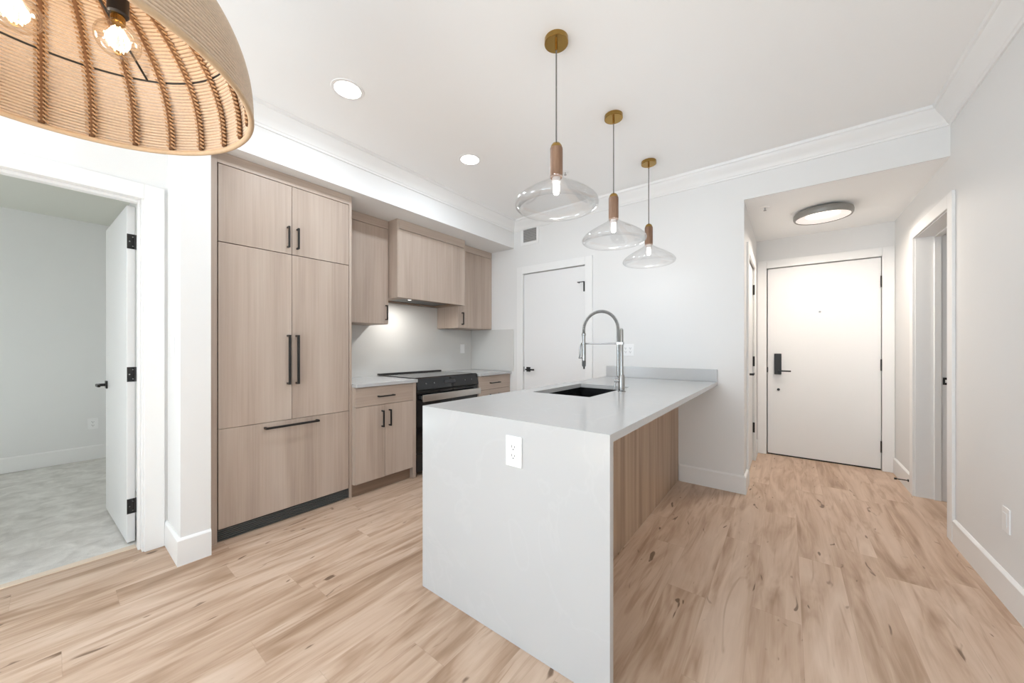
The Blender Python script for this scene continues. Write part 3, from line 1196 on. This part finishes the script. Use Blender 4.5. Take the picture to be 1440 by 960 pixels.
cp = obj('control_panel', k, M['black_glass'], t, bevel=0.002)


def on_panel(y, z0, z1, hw, th=0.0015):
    """a patch lying on the sloping front of the control panel"""
    def P(z, o):
        x = -2.724 + (-0.021) * (z - 0.812) / 0.100
        return (x + o, z + o * 0.21)
    k2 = MB()
    (xa, za), (xb, zb), (xc, zc), (xd, zd) = P(z0, 0.0002), P(z1, 0.0002), P(z1, th), P(z0, th)
    k2.prism([(xa, za), (xd, zd), (xc, zc), (xb, zb)], lambda a, b2, e: (a, (y - hw, y + hw)[e], b2))
    return k2


obj('display', on_panel(2.505, 0.846, 0.880, 0.075), M['display'], cp)
for y in (2.20, 2.30, 2.72, 2.82):
    q = on_panel(y, 0.856, 0.868, 0.006)
    obj('touch_key', q, M['touch'], cp)
k = MB()
k.box(-2.775, RY_0 + 0.004, 0.215, -2.735, RY_1 - 0.004, 0.792)
od = obj('oven_door', k, M['black_glass'], t, bevel=0.003)
k = MB()
k.box(-2.690, 2.118, 0.700, -2.672, 2.904, 0.764)
for y in (2.16, 2.86):
    k.box(-2.735, y - 0.018, 0.716, -2.690, y + 0.018, 0.748)
hh = obj('handle', k, M['steel'], od, bevel=0.004)
hh['label'] = 'wide flat stainless steel handle'
k = MB()
k.box(-2.775, RY_0 + 0.004, 0.040, -2.738, RY_1 - 0.004, 0.207)
obj('storage_drawer', k, M['black'], t, bevel=0.003)

# --- wall cabinets
XU = -3.050


def wall_cabinet(y0, y1, d0, d1, hy, zb, label, xface):
    t = thing('wall_cabinet', (-3.22, (y0 + y1) / 2, zb), label, 'cabinet')
    k = MB()
    k.box(XK + 0.002, y0, zb, xface - FT - 0.001, y1, ZS - 0.001)
    obj('body', k, M['oak'], t)
    k = MB()
    k.box(xface - FT - 0.001, y0, 2.3475, xface, y1, ZS - 0.001)
    obj('top_rail', k, M['oak_h'], t, bevel=0.001)
    k = MB()
    k.box(xface - FT, d0, zb + 0.002, xface, d1, 2.3435)
    dd = obj('door', k, M['oak'], t, bevel=0.001)
    bar_pull(dd, (xface, hy, zb + 0.038), (xface, hy, zb + 0.182), NX)
    return t


wall_cabinet(1.4915, 2.002, 1.493, 2.000, 1.972, 1.431, 'oak wall cabinet between the fridge surround and range hood', -3.052)
wall_cabinet(2.898, YB - 0.001, 2.899, YB - 0.003, 2.965, 1.436, 'oak wall cabinet right of the range hood', -3.032)

# --- hood
XHD = -2.910
t = thing('range_hood', (-3.15, 2.45, 1.68), 'boxy oak range hood over the black range', 'range hood')
HZ0 = 1.684
for y0, y1 in ((2.004, 2.024), (2.876, 2.896)):
    k = MB()
    k.box(XK + 0.013, y0, HZ0, XHD - 0.001, y1, ZS - 0.001)
    obj('side_panel', k, M['oak'], t, bevel=0.001)
k = MB()
k.box(XHD - 0.020, 2.024, HZ0, XHD, 2.876, 2.333)
obj('front_panel', k, M['oak'], t, bevel=0.001)
k = MB()
k.box(XHD - 0.020, 2.024, 2.337, XHD + 0.0, 2.876, ZS - 0.001)
obj('top_rail', k, M['oak_h'], t, bevel=0.001)
k = MB()
for (xa, ya, xb, yb) in ((XK + 0.014, 2.025, -3.30, 2.875), (-3.0, 2.025, XHD - 0.021, 2.875), (-3.30, 2.025, -3.0, 2.13), (-3.30, 2.77, -3.0, 2.875)):
    k.box(xa, ya, HZ0 + 0.002, xb, yb, HZ0 + 0.020)
obj('bottom_panel', k, M['brown_dark_toe'], t)
k = MB()
k.box(-3.299, 2.131, HZ0 + 0.012, -3.001, 2.769, HZ0 + 0.05)
ins = obj('insert', k, M['grille'], t)
for y in (2.237,):
    k = MB()
    k.cyl((-3.04, y, HZ0 + 0.012), (-3.04, y, HZ0 + 0.002), 0.017, 20)
    obj('lamp', k, M['hood_led'], ins)
    area('hood_lamp', (-3.10, y, HZ0 - 0.004), (0, 0, 0), 0.05, 0.05, 3.6, (1.0, 0.97, 0.92), 'DISK')

# ================================================================== island
IX0, IX1, IY0 = -1.4647, -0.4749, 1.1565
PXI = -0.787
t = thing('kitchen_island', (-1.12, 2.34, 0), 'island base with brown oak back panel under white worktop', 'kitchen island')
k = MB()
k.box(PXI - 0.020, IY0 + 0.032, 0.001, PXI, YB - 0.001, 0.8835)
bpn = obj('back_panel', k, M['oak_dark'], t)
bpn['label'] = 'brown oak panel facing the hall'
k = MB()
k.box(IX0 + 0.045, IY0 + 0.032, 0.101, IX0 + 0.055, YB - 0.001, 0.8835)
k.box(IX0 + 0.055, IY0 + 0.032, 0.101, PXI - 0.020, IY0 + 0.050, 0.8835)
k.box(IX0 + 0.055, YB - 0.020, 0.101, PXI - 0.020, YB - 0.001, 0.8835)
k.box(IX0 + 0.055, IY0 + 0.050, 0.101, PXI - 0.020, YB - 0.020, 0.118)
obj('body', k, M['oak'], t)
k = MB()
k.box(IX0 + 0.075, IY0 + 0.032, 0.001, IX0 + 0.095, YB - 0.001, 0.101)
obj('toe_kick', k, M['brown_dark_toe'], t)
ys = [IY0 + 0.034, 1.70, 2.30, 2.90, YB - 0.002]
for a, b2 in zip(ys[:-1], ys[1:]):
    k = MB()
    k.box(IX0 + 0.023, a + 0.0015, 0.106, IX0 + 0.043, b2 - 0.0015, 0.880)
    dd = obj('door', k, M['oak'], t, bevel=0.001)
    bar_pull(dd, (IX0 + 0.023, b2 - 0.04, 0.69), (IX0 + 0.023, b2 - 0.04, 0.83), (-1, 0, 0))

# worktop with sink cut-out and waterfall end
SX0, SX1, SY0, SY1 = -1.337, -0.930, 1.957, 2.650
t = thing('island_countertop', (-0.97, 2.33, 0.9), 'white quartz island worktop with waterfall end', 'countertop')
k = MB()
bm = k.bm


def ring(z):
    o = [bm.verts.new(p) for p in ((IX0, IY0 + 0.030, z), (IX1, IY0 + 0.030, z), (IX1, YB - 0.001, z), (IX0, YB - 0.001, z))]
    i = [bm.verts.new(p) for p in ((SX0, SY0, z), (SX1, SY0, z), (SX1, SY1, z), (SX0, SY1, z))]
    return o, i


oT, iT = ring(0.914)
oB, iB = ring(0.8845)
for j in range(4):
    j2 = (j + 1) % 4
    bm.faces.new([oT[j], oT[j2], iT[j2], iT[j]])
    bm.faces.new([oB[j2], oB[j], iB[j], iB[j2]])
    bm.faces.new([oB[j], oB[j2], oT[j2], oT[j]])
    bm.faces.new([iT[j], iT[j2], iB[j2], iB[j]])
obj('top', k, M['quartz'], t)
k = MB()
k.box(IX0, IY0, 0.001, IX1, IY0 + 0.030, 0.914)
obj('waterfall_panel', k, M['quartz'], t)
k = MB()
k.box(IX0 - 0.003, YB - 0.022, 0.9145, IX1, YB - 0.001, 1.019)
tag(obj('backsplash', k, M['quartz'], bevel=0.001), 'low white upstand where island worktop meets back wall', 'backsplash')

# sink
t = thing('kitchen_sink', (-1.13, 2.30, 0.70), 'black undermount sink in the island worktop', 'sink')
k = MB()
e = 0.004
zb = 0.685
w = 0.012
a0, a1, b0, b1 = SX0 - e, SX1 + e, SY0 - e, SY1 + e
k.box(a0 - w, b0 - w, zb, a0, b1 + w, 0.884)
k.box(a1, b0 - w, zb, a1 + w, b1 + w, 0.884)
k.box(a0, b0 - w, zb, a1, b0, 0.884)
k.box(a0, b1, zb, a1, b1 + w, 0.884)
k.box(a0 - w, b0 - w, zb - w, a1 + w, b1 + w, zb)
obj('basin', k, M['black_sink'], t)
k = MB()
k.lathe((-1.13, 2.45, zb), [(0, 0.002), (0.035, 0.003), (0.044, 0.004), (0.046, 0.0), (0.0, 0.0)], 32)
obj('drain', k, M['steel'], t, smooth=40)

# faucet
FX, FY, FZ = -0.8785, 2.338, 0.9145
t = thing('kitchen_faucet', (FX, FY, FZ), 'tall satin nickel spring faucet beside the black sink', 'faucet')
k = MB()
k.lathe((FX, FY, FZ), [(0, 0), (0.027, 0), (0.027, 0.004), (0.0205, 0.008), (0.0205, 0.105), (0.017, 0.112), (0, 0.112)], 28)
obj('base_body', k, M['chrome'], t, smooth=35)
k = MB()
k.tube([(FX, FY, 1.02), (FX, FY, 1.325), (FX, FY, 1.336)], [0.0118, 0.0118, 0.006], 20)
obj('riser_post', k, M['chrome'], t, smooth=35)
HXr = FX - 0.0235
k = MB()
k.tube([(FX - 0.004, FY, 0.99), (HXr, FY, 1.02), (HXr, FY, 1.25)], 0.0085, 16)
k.box(HXr - 0.006, FY - 0.012, 1.228, FX + 0.013, FY + 0.012, 1.244)
obj('supply_tube', k, M['chrome'], t, smooth=35)
XS1 = -1.154
cx = (HXr + XS1) / 2
rad = (HXr - XS1) / 2
path = [(HXr, FY, 1.245 + i * 0.011) for i in range(9)]
zc = 1.333
for i in range(0, 41):
    a_ = PI * i / 40
    path.append((cx + rad * math.cos(a_), FY, zc + rad * math.sin(a_)))
path += [(XS1, FY, zc - 0.008 * (i + 1)) for i in range(4)]
k = MB()
k.tube(path, 0.0062, 12)
obj('hose', k, M['grille'], t, smooth=40)
# spring wound round the hose
P = [Vector(p) for p in path]
cum = [0.0]
for i in range(1, len(P)):
    cum.append(cum[-1] + (P[i] - P[i - 1]).length)


def along(s):
    for i in range(1, len(P)):
        if s <= cum[i] or i == len(P) - 1:
            q = (s - cum[i - 1]) / max(1e-9, cum[i] - cum[i - 1])
            return P[i - 1].lerp(P[i], min(1, q)), (P[i] - P[i - 1]).normalized()


turns = int(cum[-1] / 0.0092)
coil = []
for i in range(turns * 12 + 1):
    s = cum[-1] * i / (turns * 12)
    c0, tg = along(s)
    w1 = Vector((0, 1, 0))
    w2 = tg.cross(w1)
    th = 2 * PI * i / 12
    coil.append(c0 + (w1 * math.cos(th) + w2 * math.sin(th)) * 0.0100)
k = MB()
k.tube(coil, 0.0024, 6)
obj('spring', k, M['chrome'], t, smooth=60)
k = MB()
k.cyl((HXr - 0.006, FY, 1.236), (XS1 + 0.020, FY, 1.236), 0.0052, 14)
k.lathe((XS1, FY, 1.236), [(0.0155, -0.006), (0.0205, -0.006), (0.0205, 0.006), (0.0155, 0.006)], 24, True)
obj('support_arm', k, M['chrome'], t, smooth=35)
k = MB()
k.lathe((XS1, FY, 1.0), [(0, 0.115), (0.0135, 0.115), (0.0145, 0.13), (0.0145, 0.225), (0.0115, 0.245), (0.0115, 0.292), (0.0145, 0.294),
                         (0.0145, 0.308), (0.010, 0.312), (0, 0.312)], 24)
sh = obj('spray_head', k, M['chrome'], t, smooth=35)
k = MB()
k.lathe((XS1, FY, 1.0), [(0, 0.072), (0.011, 0.072), (0.0135, 0.080), (0.0135, 0.115), (0, 0.115)], 24)
obj('nozzle', k, M['grille'], sh, smooth=35)
k = MB()
k.tube([(XS1 - 0.010, FY, 1.232), (XS1 - 0.024, FY, 1.228), (XS1 - 0.030, FY, 1.205), (XS1 - 0.032, FY, 1.145), (XS1 - 0.040, FY, 1.130)], [0.004, 0.005, 0.0055, 0.005, 0.004], 10)
k.tube([(XS1 - 0.012, FY, 1.135), (XS1 - 0.034, FY, 1.133)], 0.004, 8)
obj('trigger', k, M['chrome'], sh, smooth=40)
k = MB()
k.cyl((FX - 0.015, FY - 0.004, 0.985), (FX - 0.045, FY - 0.012, 0.985), 0.0115, 16)
k.tube([(FX - 0.038, FY - 0.010, 0.985), (FX - 0.041, FY - 0.014, 0.955), (FX - 0.043, FY - 0.018, 0.925)], [0.0062, 0.0055, 0.005], 12)
obj('lever_handle', k, M['chrome'], t, smooth=40)

# ================================================================== lamps


def pendant(loc):
    x, y = loc
    t = thing('pendant_light', (x, y, ZC), 'nearest clear glass pendant over the island, largest in view', 'pendant light',
              'glass pendants over the island')
    k = MB()
    k.lathe((x, y, ZC), [(0, -0.024), (0.056, -0.024), (0.0585, -0.022), (0.0585, 0.0), (0, 0.0)], 48)
    obj('canopy', k, M['brass'], t, smooth=35)
    k = MB()
    k.cyl((x, y, ZC - 0.024), (x, y, ZC - 0.056), 0.0062, 14)
    obj('cord_grip', k, M['brass'], t, smooth=35)
    k = MB()
    k.cyl((x, y, ZC - 0.056), (x, y, 2.226), 0.0036, 10)
    obj('cord', k, M['cord'], t, smooth=60)
    k = MB()
    k.lathe((x, y, 2.0), [(0, 0.226), (0.010, 0.226), (0.020, 0.220), (0.027, 0.209), (0.029, 0.198), (0, 0.198)], 32)
    obj('cap', k, M['brass'], t, smooth=35)
    k = MB()
    k.lathe((x, y, 2.0), [(0, 0.198), (0.0305, 0.198), (0.0315, 0.190), (0.0315, 0.060), (0.0295, 0.052), (0.0, 0.052)], 32)
    s_ = obj('wood_sleeve', k, M['walnut'], t, smooth=35)
    s_['label'] = 'turned brown wood sleeve'
    k = MB()
    k.lathe((x, y, 2.0), [(0, 0.052), (0.020, 0.052), (0.020, 0.030), (0, 0.030)], 24)
    obj('lamp_holder', k, M['plastic'], t, smooth=35)
    k = MB()
    k.lathe((x, y, 2.0), [(0, 0.030), (0.012, 0.030), (0.0155, 0.018), (0.0165, 0.0), (0.0155, -0.020), (0.010, -0.030), (0, -0.033)], 24)
    obj('bulb', k, M['pendant_bulb'], t, smooth=60)
    k = MB()
    prof = [(0.034, 0.056), (0.036, 0.048), (0.050, 0.036), (0.080, 0.018), (0.115, -0.002), (0.150, -0.023), (0.180, -0.044), (0.196, -0.058),
            (0.204, -0.070), (0.2065, -0.080), (0.204, -0.089), (0.197, -0.096), (0.188, -0.101), (0.183, -0.102)]
    inner = [(r - 0.0028, z - 0.0012) for r, z in reversed(prof)]
    k.lathe((x, y, 2.0), prof + inner, 64, True)
    g = obj('glass_shade', k, M['glass'], t, smooth=50)
    g['label'] = 'clear wide glass shade'
    return t


PZ_ = [(-0.910, 1.540), (-0.910, 2.278), (-0.906, 3.020)]
p0 = pendant(PZ_[0])
copy_thing(p0, (PZ_[1][0], PZ_[1][1], ZC), 'middle clear glass pendant of the three over the island')
copy_thing(p0, (PZ_[2][0], PZ_[2][1], ZC), 'farthest clear glass pendant, nearest the back wall')
for i, (x, y) in enumerate(PZ_):
    point('pendant_glow', (x, y, 1.945), 1.9, (0.95, 0.97, 1.0), 0.03)

# recessed downlights


def downlight(x, y, label):
    t = thing('recessed_downlight', (x, y, ZC), label, 'ceiling light', 'recessed downlights')
    k = MB()
    k.lathe((x, y, ZC), [(0.073, -0.0045), (0.090, -0.0035), (0.092, 0.0), (0.073, 0.0)], 48, True)
    obj('trim_ring', k, M['plastic'], t, smooth=35)
    k = MB()
    k.lathe((x, y, ZC), [(0, -0.003), (0.073, -0.003), (0.073, 0.0), (0, 0)], 48)
    obj('lens', k, M['led'], t)
    area('downlight_beam', (x, y, ZC - 0.012), (0, 0, 0), 0.14, 0.14, 7.3, (0.82, 0.91, 1.0), 'DISK')
    return t


downlight(-2.068, 1.083, 'lit recessed downlight nearest the rattan shade')
downlight(-2.050, 2.095, 'lit recessed downlight nearer the back wall and vent')

# hall lamp
HLX, HLY = 0.245, 4.175
t = thing('hall_ceiling_light', (HLX, HLY, ZS), 'round grey flush lamp on the hall ceiling', 'ceiling light')
k = MB()
k.lathe((HLX, HLY, ZS), [(0.160, 0.0), (0.160, -0.010), (0.190, -0.013), (0.201, -0.022), (0.205, -0.038), (0.203, -0.062), (0.197, -0.072), (0.188, -0.073),
                         (0.186, -0.066), (0.150, -0.030), (0.150, 0.0)], 64, True)
obj('housing', k, M['lamp_grey'], t, smooth=30)
k = MB()
k.lathe((HLX, HLY, ZS), [(0.1855, -0.068), (0.120, -0.046), (0.120, -0.044), (0.1855, -0.066)], 64, True)
obj('reflector', k, M['hall_reflector'], t, smooth=30)
k = MB()
k.lathe((HLX, HLY, ZS), [(0, -0.046), (0.1205, -0.046), (0.1205, -0.040), (0, -0.040)], 64)
obj('diffuser', k, M['hall_led'], t)
area('hall_lamp', (HLX, HLY, ZS - 0.076), (0, 0, 0), 0.30, 0.30, 14.5, (1.0, 0.89, 0.78), 'DISK', spread=math.radians(160))

# sprinkler heads
for (x, y, z, lb) in ((-0.155, 3.80, ZS, 'small sprinkler cover on the hall ceiling'), (-1.535, 2.75, ZC, 'small sprinkler head on the main ceiling behind the nearest pendant')):
    t = thing('fire_sprinkler', (x, y, z), lb, 'sprinkler')
    k = MB()
    k.lathe((x, y, z), [(0, -0.006), (0.026, -0.006), (0.034, -0.003), (0.036, 0), (0, 0)], 28)
    obj('escutcheon', k, M['plastic'], t, smooth=40)
    k = MB()
    k.lathe((x, y, z), [(0, -0.030), (0.011, -0.030), (0.011, -0.026), (0.004, -0.024), (0.004, -0.006), (0, -0.006)], 16)
    obj('deflector', k, M['vent_grey'], t, smooth=40)

# ------------------------------------------------------------------ rattan dome pendant
BX, BY, BZ = -1.3212, -0.0167, 1.850
BR, BH = 0.387, 0.40
t = thing('rattan_pendant_light', (BX, BY, ZC), 'large woven rattan dome lamp hanging in the upper left', 'pendant light')


def dome_r(h):
    return BR * max(0.0, 1 - (h / BH) ** 2.5) ** (1 / 1.6)


pts = [(dome_r(BH * i / 4000), BH * i / 4000) for i in range(4001)]
arc = [0.0]
for i in range(1, len(pts)):
    arc.append(arc[-1] + math.hypot(pts[i][0] - pts[i - 1][0], pts[i][1] - pts[i - 1][1]))


def at_arc(s):
    lo, hi = 0, len(arc) - 1
    while lo < hi:
        mid = (lo + hi) // 2
        if arc[mid] < s:
            lo = mid + 1
        else:
            hi = mid
    return pts[lo]


k = MB()
NSEG = 96
step = 0.0088
rows = int((arc[-1] - 0.05) / step)
for j in range(1, rows):
    r, h = at_arc(j * step)
    if r < 0.055:
        break
    k.tube([(BX + r * math.cos(2 * PI * i / NSEG), BY + r * math.sin(2 * PI * i / NSEG), BZ + h) for i in range(NSEG)], 0.0046, 6, cyclic=True, up=(0, 0, 1))
top_r, top_h = r, h
shade = obj('shade', k, M['rope'], t, smooth=70)
shade['label'] = 'woven jute dome shade'
k = MB()
k.tube([(BX + (BR - 0.002) * math.cos(2 * PI * i / NSEG), BY + (BR - 0.002) * math.sin(2 * PI * i / NSEG), BZ) for i in range(NSEG)], 0.0075, 10, cyclic=True, up=(0, 0, 1))
obj('rim', k, M['rope_rim'], t, smooth=70)

# ribs: a dark rod with slanting bindings on the inside, twenty-five round the dome
NR = 25
kb = MB()
kr = MB()
s0, s1 = 0.006, rows * step
ppts = []
for i in range(41):
    r, h = at_arc(s0 + (s1 - s0) * i / 40)
    if r < 0.05:
        break
    ppts.append((max(r - 0.0085, 0.01), 0, h))
kr.tube(ppts, 0.0066, 8, up=(0, 1, 0))
nb = int((s1 - s0) / 0.0118)
for i in range(nb):
    s = s0 + 0.004 + i * 0.0118
    r, h = at_arc(s)
    r2, h2 = at_arc(min(s + 0.009, arc[-1] - 0.002))
    if r2 < 0.06:
        break
    for off in (-0.006, 0.006):
        kb.tube([(r - 0.010, off - 0.0060, h), ((r + r2) / 2 - 0.0145, off, (h + h2) / 2), (r2 - 0.010, off + 0.0060, h2)], 0.0029, 5, up=(0, 0, 1))
rod_me = None
for i in range(NR):
    ang = math.radians(179.6 - i * 360.0 / NR)
    if rod_me is None:
        ro = obj('rib', kr, M['rope_deep'], t, smooth=60, origin=(0, 0, 0))
        bo = obj('binding', kb, M['rope_dark'], ro, smooth=60, origin=(0, 0, 0))
        rod_me, bind_me = ro, bo
    else:
        ro = rod_me.copy()
        COL.objects.link(ro)
        bo = bind_me.copy()
        COL.objects.link(bo)
        ro.parent = t
        bo.parent = ro
    ro.location = (0, 0, BZ - ZC)
    bo.location = (0, 0, 0)
    ro.rotation_euler = (0, 0, ang)

k = MB()
wr = 0.342
k.tube([(BX + wr * math.cos(2 * PI * i / NSEG), BY + wr * math.sin(2 * PI * i / NSEG), 2.047) for i in range(NSEG)], 0.0034, 8, cyclic=True, up=(0, 0, 1))
for a_ in (0.4, 0.4 + 2 * PI / 3, 0.4 + 4 * PI / 3):
    k.tube([(BX + wr * math.cos(a_), BY + wr * math.sin(a_), 2.047), (BX + 0.03 * math.cos(a_), BY + 0.03 * math.sin(a_), 2.205)], 0.003, 8)
obj('wire_ring', k, M['black'], t, smooth=60)
k = MB()
k.lathe((BX, BY, 0), [(0, 2.185), (0.034, 2.185), (0.036, 2.190), (0.036, 2.228), (0.030, 2.236), (0.0085, 2.240), (0.0085, ZC - 0.03), (0, ZC - 0.03)], 28)
obj('stem', k, M['black'], t, smooth=35)
k = MB()
k.lathe((BX, BY, ZC), [(0, -0.030), (0.055, -0.028), (0.062, -0.020), (0.062, 0), (0, 0)], 40)
obj('canopy', k, M['black'], t, smooth=35)
bulb_src = None
BULBZ = 2.012
for i, adeg in enumerate((117, 194, 297, 14)):
    a_ = math.radians(adeg)
    bx, by = BX + 0.142 * math.cos(a_), BY + 0.142 * math.sin(a_)
    k = MB()
    k.tube([(BX + 0.03 * math.cos(a_), BY + 0.03 * math.sin(a_), 2.205), (BX + 0.10 * math.cos(a_), BY + 0.10 * math.sin(a_), 2.215),
            (bx, by, 2.200), (bx, by, 2.145)], 0.0055, 10)
    k.lathe((bx, by, 0), [(0, 2.146), (0.019, 2.146), (0.0205, 2.140), (0.0205, 2.080), (0.017, 2.076), (0, 2.076)], 24)
    arm = obj('arm', k, M['black'], t, smooth=35)
    k = MB()
    k.lathe((bx, by, 0), [(0, 2.076), (0.0135, 2.076), (0.0145, 2.064), (0.013, 2.056), (0, 2.056)], 20)
    obj('screw_base', k, M['brass'], arm, smooth=35)
    gp = [(0.0135, 2.062), (0.0155, 2.056)]
    for q in range(3, 19):
        th = PI * q / 18
        gp.append((0.0445 * math.sin(th) if q < 18 else 0.0, BULBZ + 0.0445 * math.cos(th)))
    k = MB()
    k.lathe((bx, by, 0), gp, 32)
    bu = obj('bulb', k, M['bulb_glass'], t, smooth=60)
    k = MB()
    for q in range(6):
        ph = 2 * PI * q / 6 + 0.3
        k.tube([(bx + 0.0085 * math.cos(ph), by + 0.0085 * math.sin(ph), BULBZ + 0.032), (bx + 0.016 * math.cos(ph), by + 0.016 * math.sin(ph), BULBZ - 0.022)], 0.0012, 6)
    obj('filament', k, M['filament'], bu)
    point('bulb_glow', (bx, by, BULBZ), 0.6, (1.0, 0.93, 0.87), 0.028)
